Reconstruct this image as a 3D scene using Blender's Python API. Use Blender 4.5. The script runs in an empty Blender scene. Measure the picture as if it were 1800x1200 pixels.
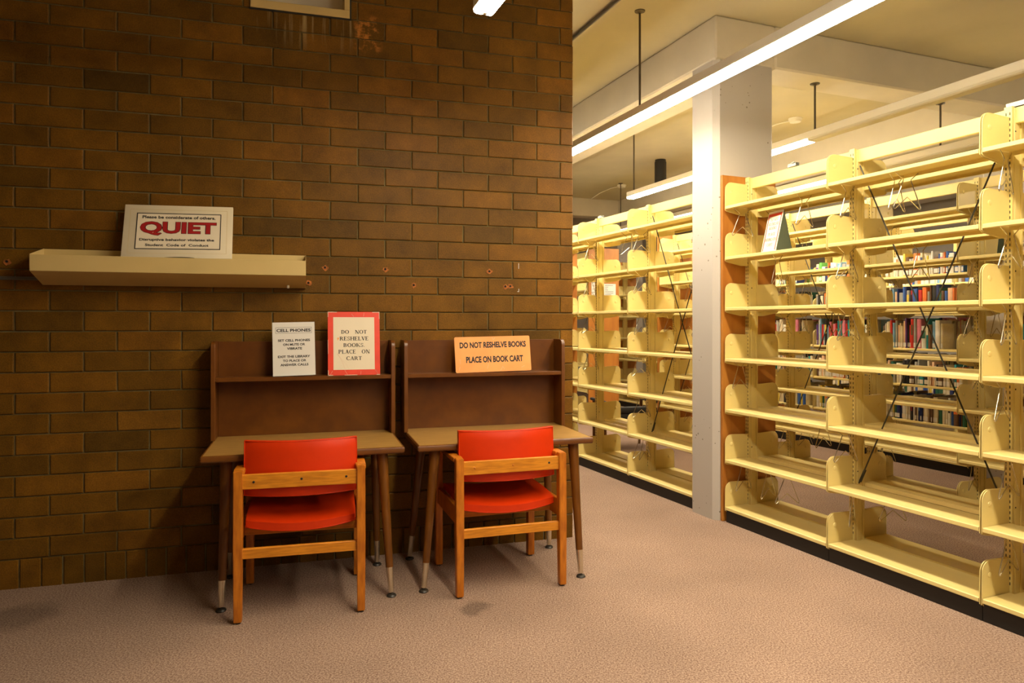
import bpy, bmesh, math, random
from mathutils import Vector, Matrix
R = math.radians
rnd = random.Random(7)
sc = bpy.context.scene
COL = sc.collection

# ------------------------------------------------------------------ camera, world, exposure
H = 1.36
cd = bpy.data.cameras.new('camera'); cam = bpy.data.objects.new('camera', cd); COL.objects.link(cam)
cd.sensor_width = 36; cd.lens = 36 * 1230 / 1800; cd.shift_y = -33 / 1800; cd.clip_start = .05; cd.clip_end = 60
cam.location = (0, 0, H); cam.rotation_euler = (R(90), 0, 0)
sc.camera = cam
wd = bpy.data.worlds.new('world'); sc.world = wd; wd.use_nodes = True
wd.node_tree.nodes['Background'].inputs[0].default_value = (1, .85, .62, 1)
wd.node_tree.nodes['Background'].inputs[1].default_value = .0
sc.view_settings.view_transform = 'Standard'; sc.view_settings.look = 'None'
sc.view_settings.gamma = 1; sc.view_settings.use_curve_mapping = False
sc.view_settings.exposure = 2.1
TUBE_COLOR = (1.0, .88, .66, 1); TUBE_POWER = 17.0

# ------------------------------------------------------------------ frames of the place
# brick wall frame: x = along the wall, y = into the wall ; book stack frame ; ceiling grid frame
AW, AS, AC = math.atan2(.2829, .9592), math.atan2(.3945, .9189), math.atan2(.3635, .9316)
W0 = (-2.604, 3.559)
def W(t, d, z=0):
    return Vector((W0[0] + .9592 * t + .2829 * d, W0[1] + .2829 * t - .9592 * d, z))
def S(u, v, z=0): return Vector((.9189 * u - .3945 * v, .3945 * u + .9189 * v, z))
def K(u, v, z=0): return Vector((.9316 * u - .3635 * v, .3635 * u + .9316 * v, z))

# ------------------------------------------------------------------ materials
def sr(r, g, b):
    f = lambda c: ((c / 255) / 12.92 if c / 255 <= .04045 else (((c / 255) + .055) / 1.055) ** 2.4)
    return (f(r), f(g), f(b), 1)
def mat(name, col, rough=.5, metal=0, noise=0, nscale=20, bump=0, bscale=200, stretch=None, spec=.5, coat=0, trans=0, var=None):
    m = bpy.data.materials.new(name); m.use_nodes = True
    nt = m.node_tree; b = nt.nodes['Principled BSDF']; L = nt.links.new
    b.inputs['Base Color'].default_value = col; b.inputs['Roughness'].default_value = rough
    b.inputs['Metallic'].default_value = metal; b.inputs['Specular IOR Level'].default_value = spec
    b.inputs['Coat Weight'].default_value = coat; b.inputs['Transmission Weight'].default_value = trans
    tc = nt.nodes.new('ShaderNodeTexCoord'); mp = nt.nodes.new('ShaderNodeMapping'); L(tc.outputs['Object'], mp.inputs[0])
    if stretch: mp.inputs['Scale'].default_value = stretch
    if noise or var:
        n = nt.nodes.new('ShaderNodeTexNoise'); n.inputs['Scale'].default_value = nscale; n.inputs['Detail'].default_value = 6
        L(mp.outputs[0], n.inputs['Vector'])
        r = nt.nodes.new('ShaderNodeValToRGB'); L(n.outputs[0], r.inputs[0])
        c2 = var or tuple(c * (1 - noise) for c in col[:3]) + (1,)
        r.color_ramp.elements[0].position = .35; r.color_ramp.elements[1].position = .65
        r.color_ramp.elements[0].color = c2; r.color_ramp.elements[1].color = col
        L(r.outputs[0], b.inputs['Base Color'])
    if bump:
        n2 = nt.nodes.new('ShaderNodeTexNoise'); n2.inputs['Scale'].default_value = bscale; n2.inputs['Detail'].default_value = 4
        L(mp.outputs[0], n2.inputs['Vector'])
        bp = nt.nodes.new('ShaderNodeBump'); bp.inputs['Strength'].default_value = bump; bp.inputs['Distance'].default_value = .004
        L(n2.outputs[0], bp.inputs['Height']); L(bp.outputs[0], b.inputs['Normal'])
    return m
M = {}
M['paint'] = mat('cream_shelf_paint', (.79, .635, .25, 1), .38, noise=.06, nscale=6)
M['slot'] = mat('slot_shadow', (.02, .015, .008, 1), .9)
M['galv'] = mat('galvanised_steel', (.32, .31, .27, 1), .4, metal=.7)
M['kick'] = mat('black_plinth', (.008, .007, .006, 1), .5)
M['panelwood'] = mat('oak_veneer', (.50, .20, .03, 1), .42, var=(.40, .14, .02, 1), nscale=5, stretch=(3, 3, .6))
M['chairwood'] = mat('oak_chair_wood', (.60, .19, .010, 1), .38, var=(.40, .11, .005, 1), nscale=14, stretch=(4, 4, .8), bump=.05)
M['railwood'] = mat('pale_oak_rail', (.72, .27, .016, 1), .38, var=(.52, .175, .008, 1), nscale=16, stretch=(.8, 6, 7), bump=.05)
M['vinyl'] = mat('orange_red_vinyl', (.66, .036, .002, 1), .36, spec=.32, noise=.10, nscale=7, bump=.12, bscale=450)
M['desktop'] = mat('walnut_laminate', (.42, .235, .06, 1), .36, var=(.28, .145, .032, 1), nscale=26, stretch=(.5, 9, 9))
M['deskwood'] = mat('walnut_stain', (.155, .048, .003, 1), .36, var=(.105, .030, .002, 1), nscale=9, stretch=(1, 1, 1), bump=.03)
M['legwood'] = mat('walnut_leg', (.17, .058, .006, 1), .33, var=(.12, .038, .003, 1), nscale=10, stretch=(6, 6, .8))
M['ferrule'] = mat('brushed_ferrule', (.72, .66, .52, 1), .25, metal=.95)
M['glide'] = mat('dark_glide', (.03, .025, .02, 1), .4)
M['chrome'] = mat('steel_wire', (.55, .50, .40, 1), .25, metal=.9)
M['brace'] = mat('dark_steel_rod', (.06, .055, .045, 1), .4, metal=.6)
M['plaster'] = mat('painted_ceiling', (.59, .52, .34, 1), .8, noise=.10, nscale=2.2, bump=.15, bscale=60)
M['beam'] = mat('painted_beam', (.69, .62, .49, 1), .75, noise=.08, nscale=3, bump=.12, bscale=40)
M['housing'] = mat('white_fixture_enamel', (.80, .74, .62, 1), .4)
M['rod'] = mat('bronze_rod', (.10, .08, .05, 1), .45, metal=.5)
M['conduit'] = mat('grey_conduit', (.20, .19, .16, 1), .4, metal=.6)
M['white'] = mat('white_plastic', (.80, .76, .66, 1), .4)
M['black'] = mat('black_metal', (.018, .017, .016, 1), .35)
M['ink'] = mat('black_ink', (.012, .011, .012, 1), .6)
M['inkred'] = mat('deep_red_ink', (.36, .006, .008, 1), .5)
M['paper'] = mat('white_paper', (.74, .70, .64, 1), .55, noise=.03, nscale=4)
M['creamcard'] = mat('cream_card', (.72, .62, .44, 1), .5, noise=.05, nscale=6)
M['creampaper'] = mat('cream_paper', (.80, .69, .52, 1), .5, noise=.04, nscale=5)
M['redcard'] = mat('red_card', (.82, .055, .022, 1), .42, noise=.12, nscale=12)
M['tape'] = mat('worn_pale_edge', (.72, .50, .36, 1), .5)
M['orangecard'] = mat('orange_card', (.92, .37, .095, 1), .45, var=(.86, .32, .075, 1), nscale=7)
M['shelfbeige'] = mat('beige_enamel', (.66, .49, .20, 1), .42, noise=.06, nscale=5)
M['greencard'] = mat('dark_green_card', (.06, .075, .045, 1), .7)
M['clear'] = mat('clear_acrylic', (.85, .82, .75, 1), .12, noise=0)
M['clear'].node_tree.nodes['Principled BSDF'].inputs['Transmission Weight'].default_value = .8
M['chip'] = mat('chipped_brick', (.50, .16, .03, 1), .9, noise=.5, nscale=60)
M['hole'] = mat('hole_dark', (.012, .008, .006, 1), 1)
M['farwall'] = mat('far_wall_paint', (.62, .58, .52, 1), .8, noise=.05, nscale=2)
M['darkwall'] = mat('plain_brown_wall', (.08, .04, .012, 1), .8)
M['blackseat'] = mat('black_upholstery', (.02, .02, .02, 1), .6)
def emis(name, power):
    m = bpy.data.materials.new(name); m.use_nodes = True; nt = m.node_tree
    b = nt.nodes['Principled BSDF']; b.inputs['Base Color'].default_value = (.9, .9, .85, 1)
    b.inputs['Emission Color'].default_value = TUBE_COLOR; b.inputs['Emission Strength'].default_value = power
    return m
M['tube'] = emis('lit_fluorescent_tube', TUBE_POWER * 1.12)
M['tube2'] = emis('dimmed_fluorescent_tube', TUBE_POWER * .88)  # same kind of lamp, turned down so shelf shadows keep their contrast
M['tubeoff'] = mat('unlit_lens', (.62, .56, .42, 1), .4)

def brick_material():
    m = bpy.data.materials.new('glazed_brown_brick'); m.use_nodes = True; nt = m.node_tree; L = nt.links.new; N = nt.nodes.new
    b = nt.nodes['Principled BSDF']
    at = N('ShaderNodeAttribute'); at.attribute_name = 'tone'; at.attribute_type = 'GEOMETRY'
    tc = N('ShaderNodeTexCoord')
    ramp = N('ShaderNodeValToRGB'); L(at.outputs['Fac'], ramp.inputs[0])
    e = ramp.color_ramp.elements
    e[0].position = 0; e[0].color = (.085, .042, .005, 1); e[1].position = 1; e[1].color = (.20, .088, .009, 1)
    for p, c in ((.25, (.122, .056, .005, 1)), (.5, (.155, .069, .006, 1)), (.75, (.185, .077, .007, 1))):
        q = e.new(p); q.color = c
    n = N('ShaderNodeTexNoise'); n.inputs['Scale'].default_value = 5; n.inputs['Detail'].default_value = 7; n.inputs['Roughness'].default_value = .65
    L(tc.outputs['Object'], n.inputs['Vector'])
    mr = N('ShaderNodeMapRange'); mr.inputs[1].default_value = .3; mr.inputs[2].default_value = .7; mr.inputs[3].default_value = .68; mr.inputs[4].default_value = 1.35
    L(n.outputs[0], mr.inputs[0])
    n3 = N('ShaderNodeTexNoise'); n3.inputs['Scale'].default_value = 160; n3.inputs['Detail'].default_value = 3
    L(tc.outputs['Object'], n3.inputs['Vector'])
    mr3 = N('ShaderNodeMapRange'); mr3.inputs[1].default_value = .3; mr3.inputs[2].default_value = .7; mr3.inputs[3].default_value = .82; mr3.inputs[4].default_value = 1.2
    L(n3.outputs[0], mr3.inputs[0])
    mu = N('ShaderNodeMath'); mu.operation = 'MULTIPLY'; L(mr.outputs[0], mu.inputs[0]); L(mr3.outputs[0], mu.inputs[1])
    vm = N('ShaderNodeVectorMath'); vm.operation = 'SCALE'; L(ramp.outputs[0], vm.inputs[0]); L(mu.outputs[0], vm.inputs['Scale'])
    sx = N('ShaderNodeSeparateXYZ'); L(tc.outputs['Object'], sx.inputs[0])
    def mth(op, a, bb, clamp=False):
        k = N('ShaderNodeMath'); k.operation = op; k.use_clamp = clamp
        for i, s in enumerate((a, bb)):
            if s is None: continue
            if isinstance(s, (int, float)): k.inputs[i].default_value = s
            else: L(s, k.inputs[i])
        return k.outputs[0]
    def box(c, lo, hi, soft):   # smooth window
        a = mth('DIVIDE', mth('SUBTRACT', c, lo), soft, True); q = mth('DIVIDE', mth('SUBTRACT', hi, c), soft, True)
        return mth('MULTIPLY', a, q)
    X, Z = sx.outputs[0], sx.outputs[2]
    # lime drips below the opening
    mp = N('ShaderNodeMapping'); mp.inputs['Scale'].default_value = (26, 1, 1.6); L(tc.outputs['Object'], mp.inputs[0])
    nd = N('ShaderNodeTexNoise'); nd.inputs['Scale'].default_value = 1; nd.inputs['Detail'].default_value = 5; L(mp.outputs[0], nd.inputs['Vector'])
    drip = mth('MULTIPLY', mth('MULTIPLY', mth('SUBTRACT', nd.outputs[0], .53), 8, True), box(Z, 2.90, 3.30, .17))
    drip = mth('MULTIPLY', mth('MULTIPLY', drip, box(X, 1.12, 1.80, .05)), .55)
    # rust patch right of it
    no = N('ShaderNodeTexNoise'); no.inputs['Scale'].default_value = 17; no.inputs['Detail'].default_value = 9; no.inputs['Roughness'].default_value = .7; L(tc.outputs['Object'], no.inputs['Vector'])
    rust = mth('MULTIPLY', mth('MULTIPLY', mth('SUBTRACT', no.outputs[0], .49), 9, True), mth('MULTIPLY', box(X, 1.75, 1.93, .035), box(Z, 2.92, 3.16, .05)))
    # scuffs
    ns = N('ShaderNodeTexNoise'); ns.inputs['Scale'].default_value = 2.6; ns.inputs['Detail'].default_value = 9; ns.inputs['Roughness'].default_value = .75; L(tc.outputs['Object'], ns.inputs['Vector'])
    sc_ = mth('MULTIPLY', mth('MULTIPLY', mth('SUBTRACT', ns.outputs[0], .66), 8, True), .35)
    def mix(a, fac, col):
        k = N('ShaderNodeMix'); k.data_type = 'RGBA'; L(fac, k.inputs[0]); L(a, k.inputs[6]); k.inputs[7].default_value = col; return k.outputs[2]
    c = mix(vm.outputs[0], sc_, (.36, .20, .06, 1)); c = mix(c, drip, (.50, .38, .17, 1)); c = mix(c, rust, (.50, .19, .03, 1))
    L(c, b.inputs['Base Color'])
    b.inputs['Roughness'].default_value = .5; b.inputs['Specular IOR Level'].default_value = .18
    bp = N('ShaderNodeBump'); bp.inputs['Strength'].default_value = .25; bp.inputs['Distance'].default_value = .004
    L(n3.outputs[0], bp.inputs['Height']); L(bp.outputs[0], b.inputs['Normal'])
    return m
M['brick'] = brick_material()
M['mortar'] = mat('olive_mortar', (.21, .165, .065, 1), .95, noise=.35, nscale=15, bump=.3, bscale=150)

def carpet_material():
    m = bpy.data.materials.new('mauve_loop_carpet'); m.use_nodes = True; nt = m.node_tree; L = nt.links.new; N = nt.nodes.new
    b = nt.nodes['Principled BSDF']; b.inputs['Roughness'].default_value = .95; b.inputs['Specular IOR Level'].default_value = .15
    tc = N('ShaderNodeTexCoord')
    n = N('ShaderNodeTexNoise'); n.inputs['Scale'].default_value = 135; n.inputs['Detail'].default_value = 4; n.inputs['Roughness'].default_value = .75; L(tc.outputs['Object'], n.inputs['Vector'])
    r = N('ShaderNodeValToRGB'); L(n.outputs[0], r.inputs[0]); e = r.color_ramp.elements
    e[0].position = .38; e[0].color = (.155, .082, .056, 1); e[1].position = .62; e[1].color = (.47, .335, .245, 1)
    q = e.new(.5); q.color = (.305, .205, .155, 1)
    n2 = N('ShaderNodeTexNoise'); n2.inputs['Scale'].default_value = 1.3; n2.inputs['Detail'].default_value = 6; L(tc.outputs['Object'], n2.inputs['Vector'])
    mr = N('ShaderNodeMapRange'); mr.inputs[1].default_value = .3; mr.inputs[2].default_value = .7; mr.inputs[3].default_value = .84; mr.inputs[4].default_value = 1.12; L(n2.outputs[0], mr.inputs[0])
    last = mr.outputs[0]
    nz = N('ShaderNodeTexNoise'); nz.inputs['Scale'].default_value = 9; L(tc.outputs['Object'], nz.inputs['Vector'])
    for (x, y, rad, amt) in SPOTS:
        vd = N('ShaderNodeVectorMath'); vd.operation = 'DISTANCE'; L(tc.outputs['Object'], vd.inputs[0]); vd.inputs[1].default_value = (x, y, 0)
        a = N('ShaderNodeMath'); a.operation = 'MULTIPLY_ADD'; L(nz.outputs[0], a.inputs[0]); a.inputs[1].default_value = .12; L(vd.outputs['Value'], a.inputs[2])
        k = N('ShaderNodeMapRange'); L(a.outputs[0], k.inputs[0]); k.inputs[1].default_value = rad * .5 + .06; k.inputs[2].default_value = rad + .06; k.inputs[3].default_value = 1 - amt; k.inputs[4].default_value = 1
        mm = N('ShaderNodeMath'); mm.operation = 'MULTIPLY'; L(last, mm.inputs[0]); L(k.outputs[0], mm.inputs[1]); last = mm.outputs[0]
    vm = N('ShaderNodeVectorMath'); vm.operation = 'SCALE'; L(r.outputs[0], vm.inputs[0]); L(last, vm.inputs['Scale'])
    L(vm.outputs[0], b.inputs['Base Color'])
    bp = N('ShaderNodeBump'); bp.inputs['Strength'].default_value = .35; bp.inputs['Distance'].default_value = .003; L(n.outputs[0], bp.inputs['Height']); L(bp.outputs[0], b.inputs['Normal'])
    return m
def px_floor(x, y):
    Y = H * 1230 / (y - 567); return ((x - 900) / 1230 * Y, Y)
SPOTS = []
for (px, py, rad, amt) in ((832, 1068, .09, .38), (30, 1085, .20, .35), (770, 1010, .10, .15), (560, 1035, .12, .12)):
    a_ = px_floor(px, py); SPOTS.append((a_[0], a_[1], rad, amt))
M['carpet'] = carpet_material()

def concrete_material():
    m = bpy.data.materials.new('pitted_painted_concrete'); m.use_nodes = True; nt = m.node_tree; L = nt.links.new; N = nt.nodes.new
    b = nt.nodes['Principled BSDF']; b.inputs['Roughness'].default_value = .7
    tc = N('ShaderNodeTexCoord')
    v = N('ShaderNodeTexVoronoi'); v.inputs['Scale'].default_value = 24; L(tc.outputs['Object'], v.inputs['Vector'])
    n = N('ShaderNodeTexNoise'); n.inputs['Scale'].default_value = 2.5; L(tc.outputs['Object'], n.inputs['Vector'])
    k = N('ShaderNodeMapRange'); L(n.outputs[0], k.inputs[0]); k.inputs[1].default_value = .46; k.inputs[2].default_value = .68; k.inputs[3].default_value = .0; k.inputs[4].default_value = .21
    lt = N('ShaderNodeMath'); lt.operation = 'LESS_THAN'; L(v.outputs['Distance'], lt.inputs[0]); L(k.outputs[0], lt.inputs[1])
    mx = N('ShaderNodeMix'); mx.data_type = 'RGBA'; L(lt.outputs[0], mx.inputs[0]); mx.inputs[6].default_value = (.49, .445, .40, 1); mx.inputs[7].default_value = (.22, .18, .13, 1)
    L(mx.outputs[2], b.inputs['Base Color'])
    bp = N('ShaderNodeBump'); bp.inputs['Strength'].default_value = .2; bp.inputs['Distance'].default_value = .003; bp.invert = True; L(lt.outputs[0], bp.inputs['Height']); L(bp.outputs[0], b.inputs['Normal'])
    return m
M['column'] = concrete_material()

# ------------------------------------------------------------------ mesh helpers
class MB:
    def __init__(s): s.bm = bmesh.new()
    def box(s, x0, x1, y0, y1, z0, z1, bev=0, seg=1, mi=0, rot=None, at=None):
        r = bmesh.ops.create_cube(s.bm, size=1)
        vs = r['verts']
        mt = Matrix.Translation(((x0 + x1) / 2, (y0 + y1) / 2, (z0 + z1) / 2)) @ Matrix.Diagonal((x1 - x0, y1 - y0, z1 - z0, 1))
        if rot is not None: mt = Matrix.Translation(at or (0, 0, 0)) @ rot.to_4x4() @ mt
        bmesh.ops.transform(s.bm, matrix=mt, verts=vs)
        fs = set(f for v in vs for f in v.link_faces)
        for f in fs: f.material_index = mi
        if bev:
            es = list(set(e for v in vs for e in v.link_edges))
            bmesh.ops.bevel(s.bm, geom=es, offset=bev, segments=seg, affect='EDGES', profile=.5, clamp_overlap=True)
        return s
    def tube(s, pts, r, n=8, r2=None, cap=True, mi=0, closed=False):
        pts = [Vector(p) for p in pts]; rings = []; m = len(pts)
        up = None
        for i, p in enumerate(pts):
            if closed: d = (pts[(i + 1) % m] - pts[i - 1])
            else: d = (pts[min(i + 1, m - 1)] - pts[max(i - 1, 0)])
            d.normalize()
            if up is None: up = Vector((0, 0, 1)) if abs(d.z) < .9 else Vector((1, 0, 0))
            a = d.cross(up)
            if a.length < 1e-4: a = d.orthogonal()
            a.normalize(); up = a.cross(d).normalized()
            rr = r if r2 is None else r + (r2 - r) * i / (m - 1)
            rings.append([s.bm.verts.new(p + (a * math.cos(2 * math.pi * k / n) + up * math.sin(2 * math.pi * k / n)) * rr) for k in range(n)])
        for i in range(m if closed else m - 1):
            A, B = rings[i], rings[(i + 1) % m]
            for k in range(n):
                f = s.bm.faces.new((A[k], A[(k + 1) % n], B[(k + 1) % n], B[k])); f.material_index = mi
        if cap and not closed:
            s.bm.faces.new(rings[0][::-1]).material_index = mi; s.bm.faces.new(rings[-1]).material_index = mi
        return s
    def lathe(s, prof, c=(0, 0, 0), axis=None, n=20, mi=0):   # prof: (r, z)
        q = Vector((0, 0, 1)).rotation_difference(Vector(axis)) if axis else None
        rings = []
        for (r, z) in prof:
            ring = []
            for k in range(n):
                p = Vector((r * math.cos(2 * math.pi * k / n), r * math.sin(2 * math.pi * k / n), z))
                if q: p = q @ p
                ring.append(s.bm.verts.new(p + Vector(c)))
            rings.append(ring)
        for A, B in zip(rings, rings[1:]):
            for k in range(n): s.bm.faces.new((A[k], A[(k + 1) % n], B[(k + 1) % n], B[k])).material_index = mi
        s.bm.faces.new(rings[0][::-1]).material_index = mi; s.bm.faces.new(rings[-1]).material_index = mi
        return s
    def prism(s, poly, e0, e1, plane='xz', mi=0, mapf=None):
        # poly in 2D ; extruded along the remaining axis from e0 to e1
        def P(a, b, e):
            v = {'xz': (a, e, b), 'xy': (a, b, e), 'yz': (e, a, b)}[plane]
            return Vector(v) if mapf is None else mapf(Vector(v))
        A = [s.bm.verts.new(P(a, b, e0)) for a, b in poly]; B = [s.bm.verts.new(P(a, b, e1)) for a, b in poly]
        n = len(poly)
        s.bm.faces.new(A).material_index = mi; s.bm.faces.new(B[::-1]).material_index = mi
        for k in range(n): s.bm.faces.new((A[k], B[k], B[(k + 1) % n], A[(k + 1) % n])).material_index = mi
        return s
    def grid(s, fn, nu, nv, thick_fn=None, mi=0):
        vs = [[s.bm.verts.new(fn(i / nu, j / nv)) for j in range(nv + 1)] for i in range(nu + 1)]
        for i in range(nu):
            for j in range(nv): s.bm.faces.new((vs[i][j], vs[i + 1][j], vs[i + 1][j + 1], vs[i][j + 1])).material_index = mi
        return vs
    def build(s, name, mats, parent=None, loc=None, rotz=None, smooth=30):
        bmesh.ops.recalc_face_normals(s.bm, faces=s.bm.faces[:])
        me = bpy.data.meshes.new(name); s.bm.to_mesh(me); s.bm.free()
        for m in (mats if isinstance(mats, (list, tuple)) else [mats]): me.materials.append(M[m] if isinstance(m, str) else m)
        if smooth:
            for p in me.polygons: p.use_smooth = True
            me.set_sharp_from_angle(angle=R(smooth))
        o = bpy.data.objects.new(name, me); COL.objects.link(o)
        if parent: o.parent = parent
        if loc is not None: o.location = loc
        if rotz is not None: o.rotation_euler = (0, 0, rotz)
        return o
def tag(o, label=None, cat=None, group=None, kind=None):
    for k, v in (('label', label), ('category', cat), ('group', group), ('kind', kind)):
        if v: o[k] = v
    return o
def empty(name, loc, rz=0, **kw):
    o = bpy.data.objects.new(name, None); COL.objects.link(o); o.location = loc; o.rotation_euler = (0, 0, rz); o.empty_display_size = .1
    return tag(o, **kw)
def link(src, parent, loc=None):
    c = src.copy(); COL.objects.link(c); c.parent = parent
    if loc is not None: c.location = loc
    return c
def kids(o): return [q for q in bpy.data.objects if q.parent == o]

# ------------------------------------------------------------------ the shell
tag(MB().box(-7, 15, -6, 20, -.05, 0).build('floor', 'carpet', smooth=0), kind='structure')
ZC = 3.475
tag(MB().box(-7, 15, -6, 20, ZC, ZC + .1).build('ceiling', 'plaster', smooth=0), kind='structure')
def crack():
    m = MB(); a, b = K(1.95, 3.0, ZC - .0006), K(1.95, 9, ZC - .0006)
    m.tube([a, b], .0012, 4); return m.build('ceiling_seam', 'rod', smooth=0)
tag(crack(), kind='structure')
# far walls of the big room
def slab(name, frame, ang, u0, u1, v0, v1, z0, z1, m):
    o = MB().box(u0, u1, v0, v1, z0, z1).build(name, m, smooth=0); o.rotation_euler = (0, 0, ang); return tag(o, kind='structure')
slab('wall_far', K, AC, -6, 13, 14.0, 14.2, 0, ZC, 'farwall')
o_ = MB().box(-7.2, -7, -6, 20, 0, ZC).build('wall_far_left', 'darkwall', smooth=0); tag(o_, kind='structure')
slab('wall_right', K, AC, 11.2, 11.4, -4.2, 14.0, 0, ZC, 'farwall')
slab('wall_behind', K, AC, -6, 11.4, -4.4, -4.2, 0, ZC, 'darkwall')

# brick wall
BL, BH, Z0, TE = .3125, .106, .1486, 3.121
OX0, OX1, OZ = 1.195, 1.735, Z0 + BH * 28
def brick_wall():
    bm = bmesh.new(); lay = None; tones = []
    def add(x0, x1, z0, z1, deep=False, tone=None):
        g = .0037
        x0 += g; x1 -= g; z0 += g * .8; z1 -= g * .8
        if x1 - x0 < .02: return
        j = lambda a: rnd.uniform(-a, a)
        y = j(.0012); b = .0035; yb = .31 if deep else .06
        o = [(x0 + j(.0012), z0 + j(.001)), (x1 + j(.0012), z0 + j(.001)), (x1 + j(.0012), z1 + j(.001)), (x0 + j(.0012), z1 + j(.001))]
        sg = ((1, 1), (-1, 1), (-1, -1), (1, -1))
        F_ = [bm.verts.new((a + s[0] * b, y, c + s[1] * b)) for (a, c), s in zip(o, sg)]
        G = [bm.verts.new((a, y + b, c)) for a, c in o]
        Bk = [bm.verts.new((a, yb, c)) for a, c in o]
        t = tone if tone is not None else min(1, max(0, rnd.gauss(.44, .15)))
        fs = [bm.faces.new(F_)]
        for A, Bq in ((F_, G), (G, Bk)):
            for k in range(4): fs.append(bm.faces.new((A[k], A[(k + 1) % 4], Bq[(k + 1) % 4], Bq[k])))
        fs.append(bm.faces.new(Bk[::-1]))
        tones.extend([t] * len(fs))
    # soldier course
    x = TE
    while x > -2.6:
        add(x - .098, x, -.01, Z0, x > TE - .05, min(1, max(0, rnd.gauss(.38, .18)))); x -= .098
    k = 0
    while Z0 + k * BH < ZC:
        z0, z1 = Z0 + k * BH, min(ZC, Z0 + (k + 1) * BH)
        first = .09 if (k % 2 == 0) else .246
        # rows of which the first joint sits .09 from the corner are the even ones counted from z=1.21
        first = .09 if ((k - 10) % 2 == 0) else .246
        x1 = TE; w_ = first
        while x1 > -2.6:
            x0 = x1 - w_
            tone = rnd.gauss(.72, .18) if (x1 == TE) else None
            if tone is not None: tone = min(1, max(.3, tone))
            if z0 >= OZ - .001 and x1 > OX0 and x0 < OX1:
                if x0 < OX0: add(x0, OX0, z0, z1)
                if x1 > OX1: add(OX1, x1, z0, z1)
            else: add(x0, x1, z0, z1, x1 == TE, tone)
            x1 = x0; w_ = BL
        k += 1
    bmesh.ops.recalc_face_normals(bm, faces=bm.faces[:])
    me = bpy.data.meshes.new('wall_left'); bm.to_mesh(me); bm.free()
    at = me.attributes.new('tone', 'FLOAT', 'FACE'); at.data.foreach_set('value', tones)
    me.materials.append(M['brick'])
    o = bpy.data.objects.new('wall_left', me); COL.objects.link(o)
    o.location = W(0, 0); o.rotation_euler = (0, 0, AW)
    tag(o, kind='structure')
    m = MB(); D0 = .0085
    m.box(-2.6, OX0, D0, .30, 0, ZC); m.box(OX1, TE - .005, D0, .30, 0, ZC); m.box(OX0, OX1, D0, .30, 0, OZ); m.box(OX0, OX1, .22, .30, OZ, ZC)
    q = m.build('mortar_bed', 'mortar', o, smooth=0)
    # plug holes with chipped edges
    for (t, z) in ((1.597, 1.676), (1.506, 1.587), (1.939, 1.674), (2.106, 1.583), (2.570, 1.674), (2.671, 1.584), (2.703, 1.585), (.03, 1.672)):
        m = MB(); n = 14
        m.prism([(t + (.010 + rnd.random() * .012) * math.cos(2 * math.pi * i / n) + .004 * rnd.random(), z - .002 + (.009 + rnd.random() * .011) * math.sin(2 * math.pi * i / n)) for i in range(n)], -.0022, .001)
        ch = m.build('drill_hole', 'chip', o, smooth=0)
        MB().prism([(t + .0068 * math.cos(2 * math.pi * i / n), z + .0068 * math.sin(2 * math.pi * i / n)) for i in range(n)], -.0030, -.0018).build('hole_mouth', 'hole', ch, smooth=0)
    m = MB()
    m.box(2.756, 2.759, -.0020, 0.001, 1.694, 1.728); m.box(2.757, 2.760, -.0020, .001, 1.552, 1.570); m.box(2.749, 2.760, -.0020, .001, 1.551, 1.5545)
    m.build('chalk_mark', 'paper', o, smooth=0)
    return o
wall = brick_wall()
# the white lined opening high in the brick wall
m = MB(); e = .03
m.box(OX0, OX1, -.012, .21, OZ, OZ + .045, .003); m.box(OX0, OX0 + e, -.012, .21, OZ + .045, ZC, .002); m.box(OX1 - e, OX1, -.012, .21, OZ + .045, ZC, .002)
vf = m.build('window_1', 'shelfbeige', loc=W(0, 0), rotz=AW); tag(vf, kind='structure')
MB().box(OX0 + e, OX1 - e, .17, .2, OZ + .045, ZC).build('vent_panel', 'housing', vf)
m = MB(); m.box(OX0 - .006, OX1 + .006, -.004, .01, OZ - .010, OZ); m.box(OX1, OX1 + .010, -.004, .01, OZ - .010, ZC)
m.build('rubber_gasket', 'black', vf)

# beams and columns
BZ = 3.172
U1, V1 = 3.046, 3.964
CW, CD = .516, .299
def vbeam(u, v0, v1, n):
    o = MB().box(u, u + CW, v0, v1, BZ, ZC, .012, 1).build(n, 'beam', smooth=0); o.rotation_euler = (0, 0, AC); return tag(o, kind='structure')
vbeam(U1, V1, 14, 'trim_1'); vbeam(6.11, V1 + CD, 14, 'trim_2'); vbeam(9.17, -4.2, 14, 'trim_3')
def ubeam(v, u0, u1, n):
    o = MB().box(u0, u1, v, v + CD, BZ, ZC, .012, 1).build(n, 'beam', smooth=0); o.rotation_euler = (0, 0, AC); return tag(o, kind='structure')
ubeam(V1, U1 + CW, 11.2, 'trim_4'); ubeam(10.6, -6, 11.2, 'trim_5')
def column(u, v, n):
    m = MB(); c = .036
    p = [(u + c, v), (u + CW - c, v), (u + CW, v + c), (u + CW, v + CD - c), (u + CW - c, v + CD), (u + c, v + CD), (u, v + CD - c), (u, v + c)]
    m.prism(p, 0, BZ, 'xy')
    o = m.build(n, 'column', smooth=0); o.rotation_euler = (0, 0, AC); return tag(o, kind='structure')
column(U1, V1, 'column_1'); column(6.11, V1, 'column_2'); column(6.11, 10.6, 'column_3'); column(9.17, V1, 'column_4')

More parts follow.
